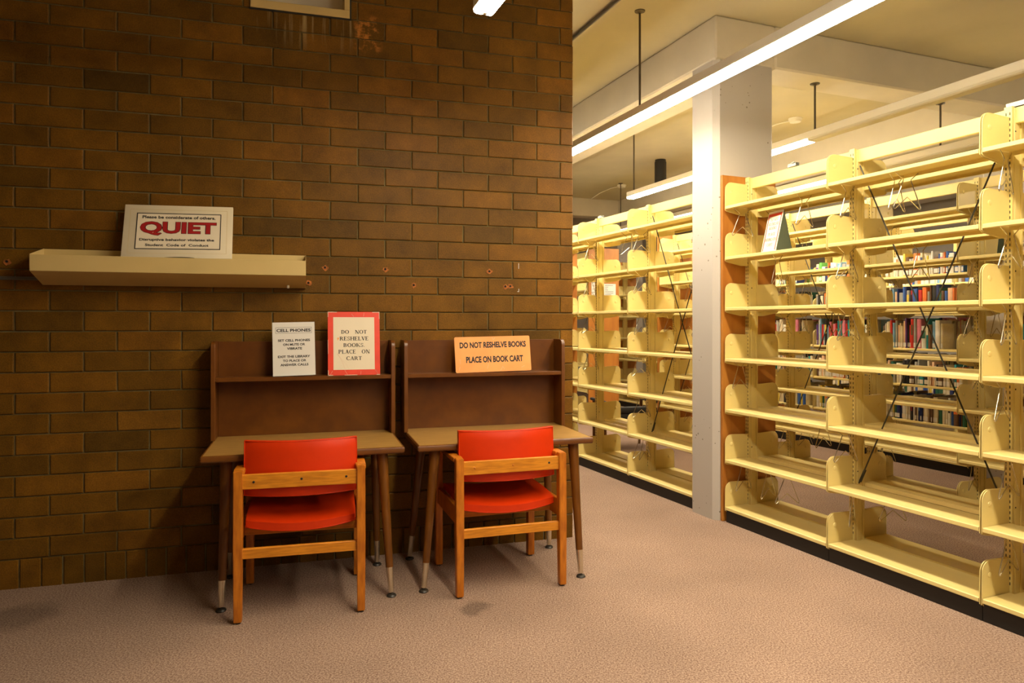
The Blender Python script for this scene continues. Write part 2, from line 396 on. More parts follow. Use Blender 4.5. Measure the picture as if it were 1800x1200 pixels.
# ------------------------------------------------------------------ pendant lights
def fixture(u, segs, rods, label, lamp='tube', group='suspended linear lights'):
    """segs: (v0, v1, lit)"""
    zb, zt = 2.745, 2.812; w_ = .048
    va = min(s[0] for s in segs)
    root = empty('pendant_light', K(u, va, zb), AC, label=label, cat='ceiling light', group=group)
    m = MB(); L0 = 0; L1 = max(s[1] for s in segs) - va
    m.box(-w_, w_, L0, L1, zb + .012 - zb, zt - zb, .004)
    m.build('housing', 'housing', root)
    for (a, b, lit) in segs:
        m = MB(); a2, b2 = a - va + .004, b - va - .004
        m.prism([(-w_ + .001, .0125), (-w_ + .002, .002), (-w_ + .012, -.006), (w_ - .012, -.006), (w_ - .002, .002), (w_ - .001, .0125)], a2, b2)
        m.build('lamp_lens', lamp if lit else 'tubeoff', root, smooth=0)
        m = MB(); m.lathe([(.010, 0), (.013, .003), (.013, .010)], (0, b2 - .02, -.012)); m.build('lamp_socket', 'housing', root)
    for rv, top in rods:
        rd = MB().tube([(0, rv - va, zt - zb - .005), (0, rv - va, top - zb)], .0075, 10).build('hanger_rod', 'rod', root)
        MB().lathe([(.009, -.016), (.020, -.009), (.034, -.006), (.036, 0)], (0, rv - va, top - zb)).build('ceiling_canopy', 'rod', rd)
    return root
fixture(2.535, [(-4.0, -1.21, True), (-1.2, 1.2, True), (1.21, 3.985, True), (4.0, 6.6, True), (6.61, 9.2, True)], [(-3, ZC), (-.2, ZC), (1.7, ZC), (4.11, ZC), (6.9, ZC)], 'long lit pendant light crossing in front of the concrete column')
fixture(1.02, [(.56, 2.97, True)], [(1.0, ZC), (2.2, ZC)], 'short lit pendant light ending in front of the brick wall')
fixture(4.07, [(-1, 1.5, False), (1.51, 4.14, False), (4.15, 6.80, True)], [(1.0, ZC), (4.11, BZ), (6.72, ZC)], 'pendant light above the front shelving, its near half unlit')
fixture(5.40, [(2.5, 5.0, False), (5.01, 7.6, True), (7.61, 9.4, True)], [(4.10, BZ), (6.9, ZC), (9.3, ZC)], 'lit pendant light seen through the top of the front shelving', lamp='tube2')
fixture(7.0, [(1.5, 4.0, True), (4.3, 8.5, True)], [(4.10, BZ), (8.0, ZC)], 'lit pendant light added to brighten the aisle beyond the full bookshelves', lamp='tube2')  # extra fixture added for brightness behind the book range

# conduit, smoke detectors, can light
m = MB(); m.tube([K(2.30, -1, ZC - .016), K(2.30, 9.0, ZC - .016)], .013, 10)
for v in (.5, 2.6, 4.75, 6.5): m.tube([K(2.30, v - .02, ZC - .016), K(2.30, v + .02, ZC - .016)], .022, 10)
tag(m.build('electrical_conduit', 'conduit'), 'grey metal conduit running along the ceiling beside the brick corner', 'conduit')
def smoke(u, v, label):
    r = empty('smoke_detector', K(u, v, ZC), AC, label=label, cat='smoke detector', group='smoke detectors')
    MB().lathe([(.035, -.045), (.055, -.04), (.06, -.02), (.068, -.012), (.068, 0)]).build('detector_body', 'white', r)
    pts = [(.0, .03, -.012), (-.10, .16, -.03), (-.22, .30, -.09), (-.30, .42, -.16)]
    MB().tube(pts, .006, 8).build('cable', 'white', r)
smoke(5.367, 5.684, 'round white smoke detector on the ceiling right of the concrete column')
smoke(5.477, 9.4, 'small white smoke detector far off left of the concrete column')
r = empty('downlight', K(5.104, 7.772, ZC), 0, label='black cylindrical downlight hanging from the ceiling left of the column', cat='ceiling light')
MB().lathe([(.066, -.31), (.076, -.31), (.076, -.03), (.07, -.022), (.07, 0)], n=28).build('can', 'black', r)

# ------------------------------------------------------------------ book stacks
SW = .4725
LEV = [.085, .408, .750, 1.095, 1.442, 1.787, 2.132]
BAY = .865
def shelf_mesh():
    t = .0018; w_ = .192; h = .022; L = BAY - .018
    m = MB()
    prof = [(0, .003), (.003, 0), (.016, 0), (.016, t), (.0045, t), (.0020, .0045), (.0020, h - .004), (.0045, h - t), (w_ - t, h - t), (w_ - t, 0), (w_, 0), (w_, h), (.005, h), (.0008, h - .003)]
    m.prism(prof, 0, L)
    return m
def bracket_mesh():
    m = MB(); pts = []
    for i in range(9):
        a = math.pi - i / 8 * math.pi / 2
        pts.append((.054 + .050 * math.cos(a), .137 + .050 * math.sin(a)))
    poly = [(.002, -.006)] + pts + [(.196, .181), (.196, -.034), (.135, -.034), (.012, -.012)]
    m.prism(poly, -.0009, .0009)
    m.tube([(p[0], 0, p[1]) for p in poly[:-3]], .0022, 5)
    m.tube([(.012, 0, -.012), (.135, 0, -.034), (.196, 0, -.034)], .0022, 5)
    m.lathe([(.013, 0), (.012, .0022), (.006, .004), (.001, .0044)], (.056, -.0009, .122), (0, -1, 0), 14)
    m.lathe([(.013, 0), (.012, .0022), (.006, .004), (.001, .0044)], (.056, .0009, .122), (0, 1, 0), 14)
    return m
def wire_mesh():
    m = MB(); P = [(-.072, .004), (-.022, -.034), (-.026, -.046), (-.080, -.176), (-.076, -.186), (-.070, -.184), (-.004, -.127), (0, -.124), (.004, -.127), (.070, -.184), (.078, -.186), (.080, -.176), (.026, -.046), (.022, -.034), (.066, .004)]
    m.tube([(a, 0, b) for a, b in P], .0024, 6)
    return m
def upright_mesh():
    m = MB(); x0, x1 = .196, .2765
    m.box(x0, x0 + .012, -.0175, .0175, .0, 2.365); m.box(x1 - .012, x1, -.0175, .0175, .0, 2.365)
    m.box(x0 + .006, x1 - .006, -.012, .012, 0, 2.364)
    m.box(x0 + .022, x1 - .022, -.0165, .0165, 0, 2.362, .003)
    z = .14
    while z < 2.34:
        for y in (-.0085, .0085):
            for x in (.196, .2765):
                m.box(x - .0005, x + .0005, y - .0021, y + .0021, z, z + .0135, mi=1)
        z += .0254
    for z in (.5, 1.05, 1.6, 2.25):
        m.lathe([(.004, 0), (.004, .001)], (.222, -.0176, z), (0, -1, 0), 8, mi=1)
    return m
_proto = {}
def proto(name, builder, mt):
    if name not in _proto:
        o = builder().build(name, mt); COL.objects.unlink(o); _proto[name] = o
    return _proto[name]
def stack(u0, posts, label, braces=(), panels=(), wires=(), first_name=True, near_plates=True, levels=LEV, wire_all=None, rail_from=0):
    root = empty('shelving_range', S(u0, 0), AS, label=label, cat='bookshelf', group='cream steel shelving ranges')
    P = sorted(posts)
    sh = proto('shelf', shelf_mesh, 'paint'); br = proto('bracket', bracket_mesh, 'paint'); wi = proto('wire_book_support', wire_mesh, 'chrome')
    up = proto('upright', upright_mesh, ['paint', 'slot'])
    nb = 0; extra = []
    for y in P:
        q = link(up, root, (0, y, 0)); q.name = 'upright'
    for a, b in zip(P, P[1:]):
        MB().box(.224, .2485, a + .014, b - .014, 2.288, 2.362, .003).build('top_rail', 'paint', root)
        MB().box(.014, SW - .014, a + .001, b - .001, 0, .088, .002).build('base_plinth', 'kick', root)
        MB().box(.185, SW - .185, a + .004, b - .004, .0885, .098, .002).build('base_deck', 'paint', root)
        for li, z in enumerate(levels):
            for side in (0, 1):
                q = link(sh, root); q.name = 'shelf'
                if side == 0: q.location = (0, a + .009, z)
                else: q.location = (SW, b - .009, z); q.rotation_euler = (0, 0, math.pi)
                for e_ in (.0005, BAY - .0185):
                    if nb < 98 or side == 0 and nb < 99:
                        k = link(br, q, (0, e_ - .0045 if e_ < .1 else e_ + .0045, 0)); k.name = 'bracket'; nb += 1
                    else: extra.append((q, e_ - .0045 if e_ < .1 else e_ + .0045))
    if extra:
        m = MB(); bpy.context.view_layer.update()
        for q, e_ in extra:
            mt = q.matrix_basis @ Matrix.Translation((0, e_, 0))
            b2 = bmesh.new(); b2.from_mesh(br.data); bmesh.ops.transform(b2, matrix=mt, verts=b2.verts)
            tmp = bpy.data.meshes.new('t'); b2.to_mesh(tmp); b2.free(); m.bm.from_mesh(tmp); bpy.data.meshes.remove(tmp)
        q = m.build('bracket', 'paint', root); q['kind'] = 'stuff'
    for y, sgn in panels:
        MB().box(0, SW, *( (y + .019, y + .041) if sgn > 0 else (y - .041, y - .019)), 0, 2.372, .0025).build('end_panel', 'panelwood', root)
    for i in braces:
        a, b = P[i] + .0175, P[i + 1] - .0175
        for (y0, y1) in ((a, b), (b, a)):
            k = MB().tube([(.236 + (.004 if y0 < y1 else -.004), y0, .43), (.236 + (.004 if y0 < y1 else -.004), y1, 2.27)], .0042, 8).build('cross_brace', 'brace', root)
            m = MB(); d = Vector((0, y1 - y0, 1.84)).normalized(); p0 = Vector((.236, y0, .43)) + d * .012
            m.tube([p0, p0 + d * .08], .008, 8); m.build('turnbuckle', 'brace', k)
    for (pi, li, side, dy, rot) in wires:
        q = link(wi, root, ((.105 if side == 0 else SW - .105), P[pi] + dy, LEV[li] + .004)); q.name = 'wire_book_support'; q.rotation_euler = (0, 0, R(rot))
    return root
def auto_wires(n, seed, dens=.9, sides=(0, 1)):
    r = random.Random(seed); out = []
    for pi in range(n):
        for li in range(1, 7):
            for side in sides:
                if r.random() < dens: out.append((pi, li, side, -r.uniform(.03, .07) if pi else r.uniform(.03, .07), r.uniform(-14, 14)))
    return out[:98]
# range A, near the column
A_posts = [3.815 - BAY * i for i in range(4)]
wa = auto_wires(4, 3, .85, (0,))
wa += [(3, 6, 1, -.06, 5), (3, 5, 0, -.38, 20), (2, 6, 0, -.42, -12), (2, 6, 0, -.36, 10), (3, 6, 0, -.60, 8), (3, 1, 0, -.30, 12), (3, 1, 0, -.46, -15), (3, 2, 1, -.50, 8), (2, 1, 0, -.08, 30), (2, 1, 1, -.13, -20), (3, 4, 1, -.6, 12), (2, 5, 1, -.3, 4)]
rA = stack(3.215, A_posts, 'empty cream steel shelving range right of the column, nearest the camera', braces=(1,), panels=((3.815, 1),), wires=wa)
A2_posts = [4.16 + BAY * i for i in range(4)]
wa2 = auto_wires(4, 11, .9, (0,)) + [(1, 6, 0, .10, 60), (1, 6, 0, .13, -30), (1, 1, 0, -.10, 20)]
rA2 = stack(3.215, A2_posts, 'empty cream steel shelving range seen between the brick corner and the column', braces=(0,), panels=((A2_posts[-1], 1),), wires=wa2)
def top_clip(root, y0, y1, name):
    m = MB(); m.box(.222, .251, y0, y1, 2.3665, 2.369); m.box(.222, .2245, y0, y1, 2.369, 2.388); m.box(.2485, .251, y0, y1, 2.369, 2.388)
    m.box(.216, .257, y0 + .01, y0 + .035, 2.386, 2.391); return m.build(name, 'galv', root, smooth=0)
top_clip(rA, 3.40, 3.47, 'top_clip'); top_clip(rA, 1.23, 2.11, 'top_channel'); top_clip(rA2, 5.83, 5.90, 'top_clip')
B_posts = [6.646 - BAY * i for i in range(6)]
stack(4.6725, B_posts, 'second empty cream shelving range, behind the one nearest the camera', braces=(2, 4), panels=((6.646, 1),), wires=auto_wires(6, 5, .75, (0, 1)))
C_posts = [4.085 + BAY * i for i in range(4)]
stack(6.13, C_posts, 'third cream shelving range, filled with books', braces=(), panels=((C_posts[-1], 1),), wires=auto_wires(4, 8, .2, (0,)))
stack(6.13, [3.68 - BAY * i for i in range(3)], 'short book shelving range on the near side of the second column', panels=((3.68, 1),), wires=())
B2 = [8.30 + BAY * i for i in range(3)]
stack(4.6725, B2, 'distant shelving range whose wood end panel has papers taped on it', panels=((8.30, -1), (B2[-1], 1)), wires=())
C2 = [8.30 + BAY * i for i in range(3)]
stack(6.13, C2, 'distant shelving range across the far cross aisle, beside the papered one', panels=((8.30, -1), (C2[-1], 1)), wires=())
stack(7.6, [6.95 - BAY * i for i in range(5)], 'rearmost shelving range, seen only through gaps between the books', panels=((6.95, 1),), wires=())

# ------------------------------------------------------------------ books
cols = {
 'white': (.78, .74, .66), 'cream': (.72, .62, .42), 'grey': (.36, .35, .32), 'blue': (.04, .12, .42), 'dark blue': (.015, .03, .14), 'light blue': (.22, .42, .62),
 'red': (.62, .03, .02), 'dark red': (.24, .02, .02), 'orange': (.80, .20, .04), 'green': (.12, .42, .08), 'dark green': (.02, .12, .07), 'teal': (.02, .28, .32),
 'black': (.015, .015, .017), 'brown': (.16, .08, .035), 'purple': (.16, .07, .28), 'yellow': (.80, .60, .08), 'peach': (.80, .48, .28), 'pink': (.72, .22, .32)}
CM = {k: mat(k.replace(' ', '_') + '_book_cover', v + (1,), .45, noise=.12, nscale=25) for k, v in cols.items()}
M['pages'] = mat('book_pages', (.70, .62, .46, 1), .8)
def book_parts(bm, w_, h, d):
    """spine toward -x, width along y, origin at bottom centre of the spine"""
    m = MB.__new__(MB); m.bm = bm; n = len(bm.verts)
    t = .0022
    m.prism([(.0, -w_ / 2 + .002), (-.0035, -w_ / 4), (-.0045, 0), (-.0035, w_ / 4), (0, w_ / 2 - .002), (.004, w_ / 2), (.004, -w_ / 2)], 0, h, 'xy')
    m.box(.004, d, -w_ / 2, -w_ / 2 + t, 0, h); m.box(.004, d, w_ / 2 - t, w_ / 2, 0, h)
    m.box(.004, d - .004, -w_ / 2 + t, w_ / 2 - t, .003, h - .004, mi=1)
    return m
order = {1: 'lowest', 2: 'second lowest', 3: 'middle', 4: 'second highest', 5: 'highest'}
ordn = ['first', 'second', 'third', 'fourth', 'fifth', 'sixth', 'seventh', 'eighth', 'ninth', 'tenth', 'eleventh', 'twelfth', 'thirteenth', 'fourteenth', 'fifteenth', 'sixteenth', 'seventeenth', 'eighteenth', 'nineteenth', 'twentieth'] + ['twenty-' + x for x in ('first', 'second', 'third', 'fourth', 'fifth', 'sixth', 'seventh', 'eighth', 'ninth')] + ['thirtieth', 'thirty-first', 'thirty-second', 'thirty-third', 'thirty-fourth', 'thirty-fifth', 'thirty-sixth']
pal = {
 5: ['white'] * 5 + ['cream', 'cream', 'blue', 'light blue', 'green', 'orange', 'grey', 'white', 'yellow', 'dark blue', 'brown'],
 4: ['cream', 'white', 'white', 'orange', 'red', 'grey', 'grey', 'black', 'black', 'blue', 'brown', 'dark blue', 'peach', 'light blue', 'dark green'],
 3: ['cream', 'white', 'white', 'peach', 'purple', 'black', 'red', 'pink', 'brown', 'grey', 'light blue', 'cream', 'teal'],
 2: ['cream', 'cream', 'cream', 'teal', 'dark green', 'brown', 'white', 'orange', 'black', 'grey', 'peach', 'grey'],
 1: ['cream', 'white', 'blue', 'dark blue', 'cream', 'yellow', 'brown', 'dark green', 'cream', 'black', 'grey', 'cream']}
rb = random.Random(21)
stuff = []          # books beyond the three hundred nearest
cnt = 0
bays = [(C_posts[2], C_posts[3]), (C_posts[1], C_posts[2]), (C_posts[0], C_posts[1]), (2.815, 3.68)]
def shelf_books(u, a, b, z, li, full=1.0):
    out = []; y = b - .03; end = a + .03 + (b - a - .06) * (1 - full)
    hh = {5: .20, 4: .235, 3: .27, 2: .22, 1: .235}[li]
    while True:
        w_ = rb.choice((.014, .018, .022, .026, .03, .036, .045)); h = hh * rb.uniform(.78, 1.08); d = min(.165, h * .66)
        if y - w_ < end: break
        out.append((u + rb.uniform(.012, .030), y - w_ / 2, z, w_, h, d, rb.choice(pal[li]))); y -= w_ + .0015
    return out
mesh_cache = {}
for bi in (2, 1, 0, 3):
    a, b = bays[bi]
    for li in (5, 4, 3, 2, 1):
        f = 1.0 if rb.random() < .6 else rb.uniform(.72, .95)
        lst = shelf_books(6.13, a, b, LEV[li] + .0222, li, f)
        for idx, (u, v, z, w_, h, d, c) in enumerate(lst):
            if bi in (0, 1, 2) and cnt < 298:
                cnt += 1
                bm = bmesh.new(); m = book_parts(bm, w_, h, d)
                sw = rb.random() < .7
                o = m.build('book', [CM[c], M['pages']], loc=S(u, v, z), rotz=AS, smooth=0)
                size = 'tall' if h > .235 else ('short' if h < .185 else 'mid-height'); th = 'thick' if w_ > .034 else ('thin' if w_ < .02 else 'narrow')
                tag(o, '%s %s %s book, %s from left, %s book shelf, %s bay' % (size, th, c, ordn[min(idx, 35)], order[li], {0: 'left', 1: 'middle', 2: 'right'}[bi]), 'book', 'books on the third shelving range')
                if sw:
                    lc = 'paper' if c not in ('white',) else 'creampaper'
                    MB().box(-.0056, -.0044, -w_ / 2 + .003, w_ / 2 - .003, .012, .052).build('spine_label', lc, o, smooth=0)
                elif rb.random() < .6:
                    c2 = rb.choice(list(CM))
                    MB().box(-.0054, -.0044, -w_ / 2 + .004, w_ / 2 - .004, h * .45, h * .8).build('title_block', CM[c2], o, smooth=0)
            else: stuff.append((u, v, z, w_, h, d, c))
for li in (1, 2, 3, 4, 5):      # books on the back of the range and on the rearmost one
    for (a, b) in bays[:4]:
        for q in shelf_books(0, a, b, LEV[li] + .0222, li): stuff.append((6.13 + SW - q[0],) + q[1:] + (math.pi,))
    for i in range(4):
        for q in shelf_books(7.6, 6.95 - BAY * (i + 1), 6.95 - BAY * i, LEV[li] + .0222, li): stuff.append(q)
cl = list(CM)
bm = bmesh.new()
for q in stuff:
    u, v, z, w_, h, d, c = q[:7]
    b2 = bmesh.new(); book_parts(b2, w_, h, d)
    for f in b2.faces: f.material_index = len(cl) if f.material_index else cl.index(c)
    bmesh.ops.transform(b2, matrix=Matrix.Translation((u, v, z)) @ (Matrix.Rotation(math.pi, 4, 'Z') if len(q) > 7 else Matrix()), verts=b2.verts)
    tmp = bpy.data.meshes.new('t'); b2.to_mesh(tmp); b2.free(); bm.from_mesh(tmp); bpy.data.meshes.remove(tmp)
m = MB(); m.bm.free(); m.bm = bm
o = m.build('books', [CM[k] for k in cl] + [M['pages']], rotz=AS, smooth=0)
tag(o, 'further rows of books in the dim gaps beyond the third shelving range', 'books', kind='stuff')

# ------------------------------------------------------------------ lettering
def text_sans(s_, bold=.02):
    cu = bpy.data.curves.new('t', 'FONT'); cu.body = s_; cu.size = 1; cu.offset = bold; cu.resolution_u = 3
    ob = bpy.data.objects.new('t', cu); COL.objects.link(ob)
    dg = bpy.context.evaluated_depsgraph_get(); dg.update()
    me = bpy.data.meshes.new_from_object(ob.evaluated_get(dg)); bpy.data.objects.remove(ob); bpy.data.curves.remove(cu)
    polys = [[(me.vertices[i].co.x, me.vertices[i].co.y) for i in p.vertices] for p in me.polygons]
    bpy.data.meshes.remove(me); return polys
def ring(cx, cy, rx, ry, tx, ty, a0, a1, n=18):
    out = []
    for i in range(n):
        p, q = R(a0 + (a1 - a0) * i / n), R(a0 + (a1 - a0) * (i + 1) / n)
        out.append([(cx + rx * math.cos(p), cy + ry * math.sin(p)), (cx + rx * math.cos(q), cy + ry * math.sin(q)), (cx + (rx - tx) * math.cos(q), cy + (ry - ty) * math.sin(q)), (cx + (rx - tx) * math.cos(p), cy + (ry - ty) * math.sin(p))])
    return out
def rc(x0, y0, x1, y1): return [[(x0, y0), (x1, y0), (x1, y1), (x0, y1)]]
def dg_(x0, y0, x1, y1, w_): return [[(x0, y0), (x0 + w_, y0), (x1 + w_, y1), (x1, y1)]]
T_, t_, sv = .19, .09, .075
def ser(x, y, w_=T_): return rc(x - .07, y, x + w_ + .07, y + sv)
G = {
 'D': (.86, rc(.1, 0, .1 + T_, 1) + ser(.1, 0) + ser(.1, 1 - sv) + ring(.32, .5, .5, .5, T_, t_, -90, 90)),
 'O': (.96, ring(.48, .5, .45, .52, T_, t_, 0, 360, 28)),
 'N': (.98, rc(.14, 0, .14 + t_, 1) + ser(.14, 0, t_) + rc(.02, 1 - sv, .3, 1) + dg_(.70, 0, .12, 1, T_) + rc(.80, 0, .80 + t_, 1) + ser(.80, 1 - sv, t_)),
 'T': (.80, rc(.32, 0, .32 + T_, 1) + ser(.32, 0) + rc(.03, 1 - t_, .77, 1) + rc(.03, .78, .08, 1) + rc(.72, .78, .77, 1)),
 'R': (.90, rc(.1, 0, .1 + T_, 1) + ser(.1, 0) + rc(.03, 1 - sv, .4, 1) + ring(.38, .745, .33, .255, T_, t_, -90, 90) + rc(.2, .49, .4, .49 + t_) + dg_(.66, 0, .38, .5, T_) + rc(.66, 0, .9, sv)),
 'E': (.78, rc(.1, 0, .1 + T_, 1) + rc(.03, 0, .7, t_) + rc(.03, 1 - t_, .68, 1) + rc(.2, .48, .55, .48 + t_) + rc(.66, 0, .71, .22) + rc(.64, .8, .69, 1) + rc(.52, .4, .56, .62)),
 'S': (.66, ring(.33, .74, .26, .27, .12, t_, 20, 235) + ring(.33, .26, .28, .27, .13, t_, -160, 60) + dg_(.40, .36, .10, .62, .14) + rc(.55, .70, .60, .98) + rc(.05, .02, .10, .30)),
 'H': (.96, rc(.1, 0, .1 + T_, 1) + rc(.70, 0, .70 + T_, 1) + ser(.1, 0) + ser(.1, 1 - sv) + ser(.70, 0) + ser(.70, 1 - sv) + rc(.2, .47, .75, .47 + t_)),
 'L': (.76, rc(.1, 0, .1 + T_, 1) + ser(.1, 1 - sv) + rc(.03, 0, .7, t_) + rc(.66, 0, .71, .25)),
 'V': (.86, dg_(.38, 0, .08, 1, T_) + dg_(.44, 0, .74, 1, t_) + rc(-.01, 1 - sv, .33, 1) + rc(.62, 1 - sv, .9, 1)),
 'B': (.84, rc(.1, 0, .1 + T_, 1) + rc(.03, 1 - sv, .4, 1) + rc(.03, 0, .4, sv) + ring(.36, .745, .32, .255, T_, t_, -90, 90) + ring(.38, .27, .36, .27, T_, t_, -90, 90)),
 'K': (.92, rc(.1, 0, .1 + T_, 1) + ser(.1, 0) + ser(.1, 1 - sv) + dg_(.24, .42, .70, 1, t_) + dg_(.66, 0, .34, .55, T_) + rc(.6, 1 - sv, .86, 1) + rc(.6, 0, .92, sv)),
 'P': (.80, rc(.1, 0, .1 + T_, 1) + ser(.1, 0) + rc(.03, 1 - sv, .4, 1) + ring(.38, .72, .35, .28, T_, t_, -90, 90)),
 'A': (.90, dg_(.10, 0, .42, 1, t_) + dg_(.66, 0, .38, 1, T_) + rc(.02, 0, .28, sv) + rc(.58, 0, .92, sv) + rc(.22, .3, .7, .3 + t_)),
 'C': (.84, ring(.46, .5, .42, .52, T_, t_, 42, 318, 24) + rc(.72, .70, .77, 1.0) + rc(.74, .02, .78, .22)),
 '.': (.30, rc(.08, 0, .22, .14)), ' ': (.42, [])}
def text_serif(s_):
    x = 0; out = []
    for ch in s_:
        w_, ps = G[ch]
        out += [[(a + x, b) for a, b in p] for p in ps]; x += w_ + .02
    return out
def fit(polys, x0, x1, z0, z1):
    xs = [a for p in polys for a, b in p]; zs = [b for p in polys for a, b in p]
    ax, bx, az, bz = min(xs), max(xs), min(zs), max(zs)
    return [[(x0 + (a - ax) / (bx - ax) * (x1 - x0), z0 + (b - az) / (bz - az) * (z1 - z0)) for a, b in p] for p in polys]
def lettering(parent, polys, y, mt, name='lettering', th=.0006):
    m = MB()
    for p in polys:
        vs = [m.bm.verts.new((a, y, b)) for a, b in p]
        try: f = m.bm.faces.new(vs)
        except ValueError: continue
    r = bmesh.ops.extrude_face_region(m.bm, geom=m.bm.faces[:])
    bmesh.ops.translate(m.bm, verts=[v for v in r['geom'] if isinstance(v, bmesh.types.BMVert)], vec=(0, th, 0))
    return m.build(name, mt, parent, smooth=0)
def frame_strip(parent, x0, x1, z0, z1, w_, y, mt, name='border'):
    m = MB(); m.box(x0, x1, y, y + .0005, z0, z0 + w_); m.box(x0, x1, y, y + .0005, z1 - w_, z1); m.box(x0, x0 + w_, y, y + .0005, z0 + w_, z1 - w_); m.box(x1 - w_, x1, y, y + .0005, z0 + w_, z1 - w_)
    return m.build(name, mt, parent, smooth=0)
def lean(o, deg, roll=0): o.rotation_euler = (Matrix.Rotation(AW, 3, 'Z') @ Matrix.Rotation(R(roll), 3, 'Y') @ Matrix.Rotation(R(-deg), 3, 'X')).to_euler()

# ------------------------------------------------------------------ wall shelf and QUIET board
TS0, TS1 = .195, 1.492
ws = empty('wall_shelf', W(TS0, 0, 1.555), AW, label='long beige metal tray shelf mounted on the brick wall, left of the desks', cat='shelf')
Ls = TS1 - TS0
MB().box(0, Ls, -.201, -.197, .059, .140, .0015).build('front_panel', 'shelfbeige', ws)
MB().box(.002, Ls - .002, -.197, -.003, .128, .132).build('tray', 'shelfbeige', ws)
MB().box(.002, Ls - .002, -.006, -.0035, .0, .186).build('back_panel', 'shelfbeige', ws)
m = MB(); m.prism([(-.2, .060), (-.197, .062), (-.022, .003), (-.006, .003), (-.006, 0), (-.024, 0)], .002, Ls - .002, 'yz'); m.build('underside_panel', 'shelfbeige', ws)
for x in (0, Ls - .002):
    m = MB(); m.prism([(-.2, .059), (-.2, .142), (-.0035, .188), (-.0035, 0), (-.022, 0)], x, x + .002, 'yz'); m.build('end_cap', 'shelfbeige', ws)
MB().lathe([(.004, -.018), (.007, -.016), (.007, -.002), (.004, 0)], (Ls - .095, -.06, .014)).build('pull_knob', 'white', ws)
m = MB(); m.box(0, .5, -.012, -.004, 0, .018, .002); m.box(0, .5, -.016, -.004, .014, .018)
tag(m.build('wall_rail', 'conduit', loc=W(-.30, 0, 1.578), rotz=AW), 'thin metal rail on the brick wall left of the beige tray shelf', 'rail')

qw, qh = .528, .318
q = empty('quiet_sign', W(.588, .178, 1.689), AW, label='cream card sign reading QUIET, leaning on the beige wall shelf', cat='sign'); lean(q, 23, -1)
m = MB(); m.box(0, qw, 0, .018, 0, qh, .003, 2); m.build('board', 'creamcard', q)
frame_strip(q, .028, qw - .028, .028, qh - .028, .0012, -.0003, 'shelfbeige', 'embossed_line')
ix0, ix1, iz0, iz1 = .060, qw - .058, .052, qh - .050
MB().box(ix0, ix1, -.0010, .001, iz0, iz1).build('inner_sheet', 'creampaper', q)
frame_strip(q, ix0, ix1, iz0, iz1, .0045, -.0016, 'ink', 'black_border')
Tq = lambda a: a * qw
for s_, a, b, top, bot in (('Please be considerate of others.', .165, .835, .205, .262), ('Disruptive behavior violates the', .150, .830, .635, .695), ('Student  Code of  Conduct', .205, .780, .735, .782)):
    lettering(q, fit(text_sans(s_, .028), Tq(a), Tq(b), qh * (1 - bot), qh * (1 - top)), -.0018, 'ink')
qx = fit(text_sans('QUIET', .055), Tq(.148), Tq(.850), qh * (1 - .585), qh * (1 - .315))
lettering(q, qx, -.0018, 'ink', 'letter_outline')
qx = fit(text_sans('QUIET', .035), Tq(.151), Tq(.847), qh * (1 - .579), qh * (1 - .321))
lettering(q, qx, -.0025, 'inkred')
m = MB(); m.prism([(.36 * qw + .15 * qw * (1 + math.cos(R(a))), .001 + .007 * math.sin(R(a))) for a in range(0, 181, 15)], -.0008, .002); m.build('hand_slot', 'black', q)

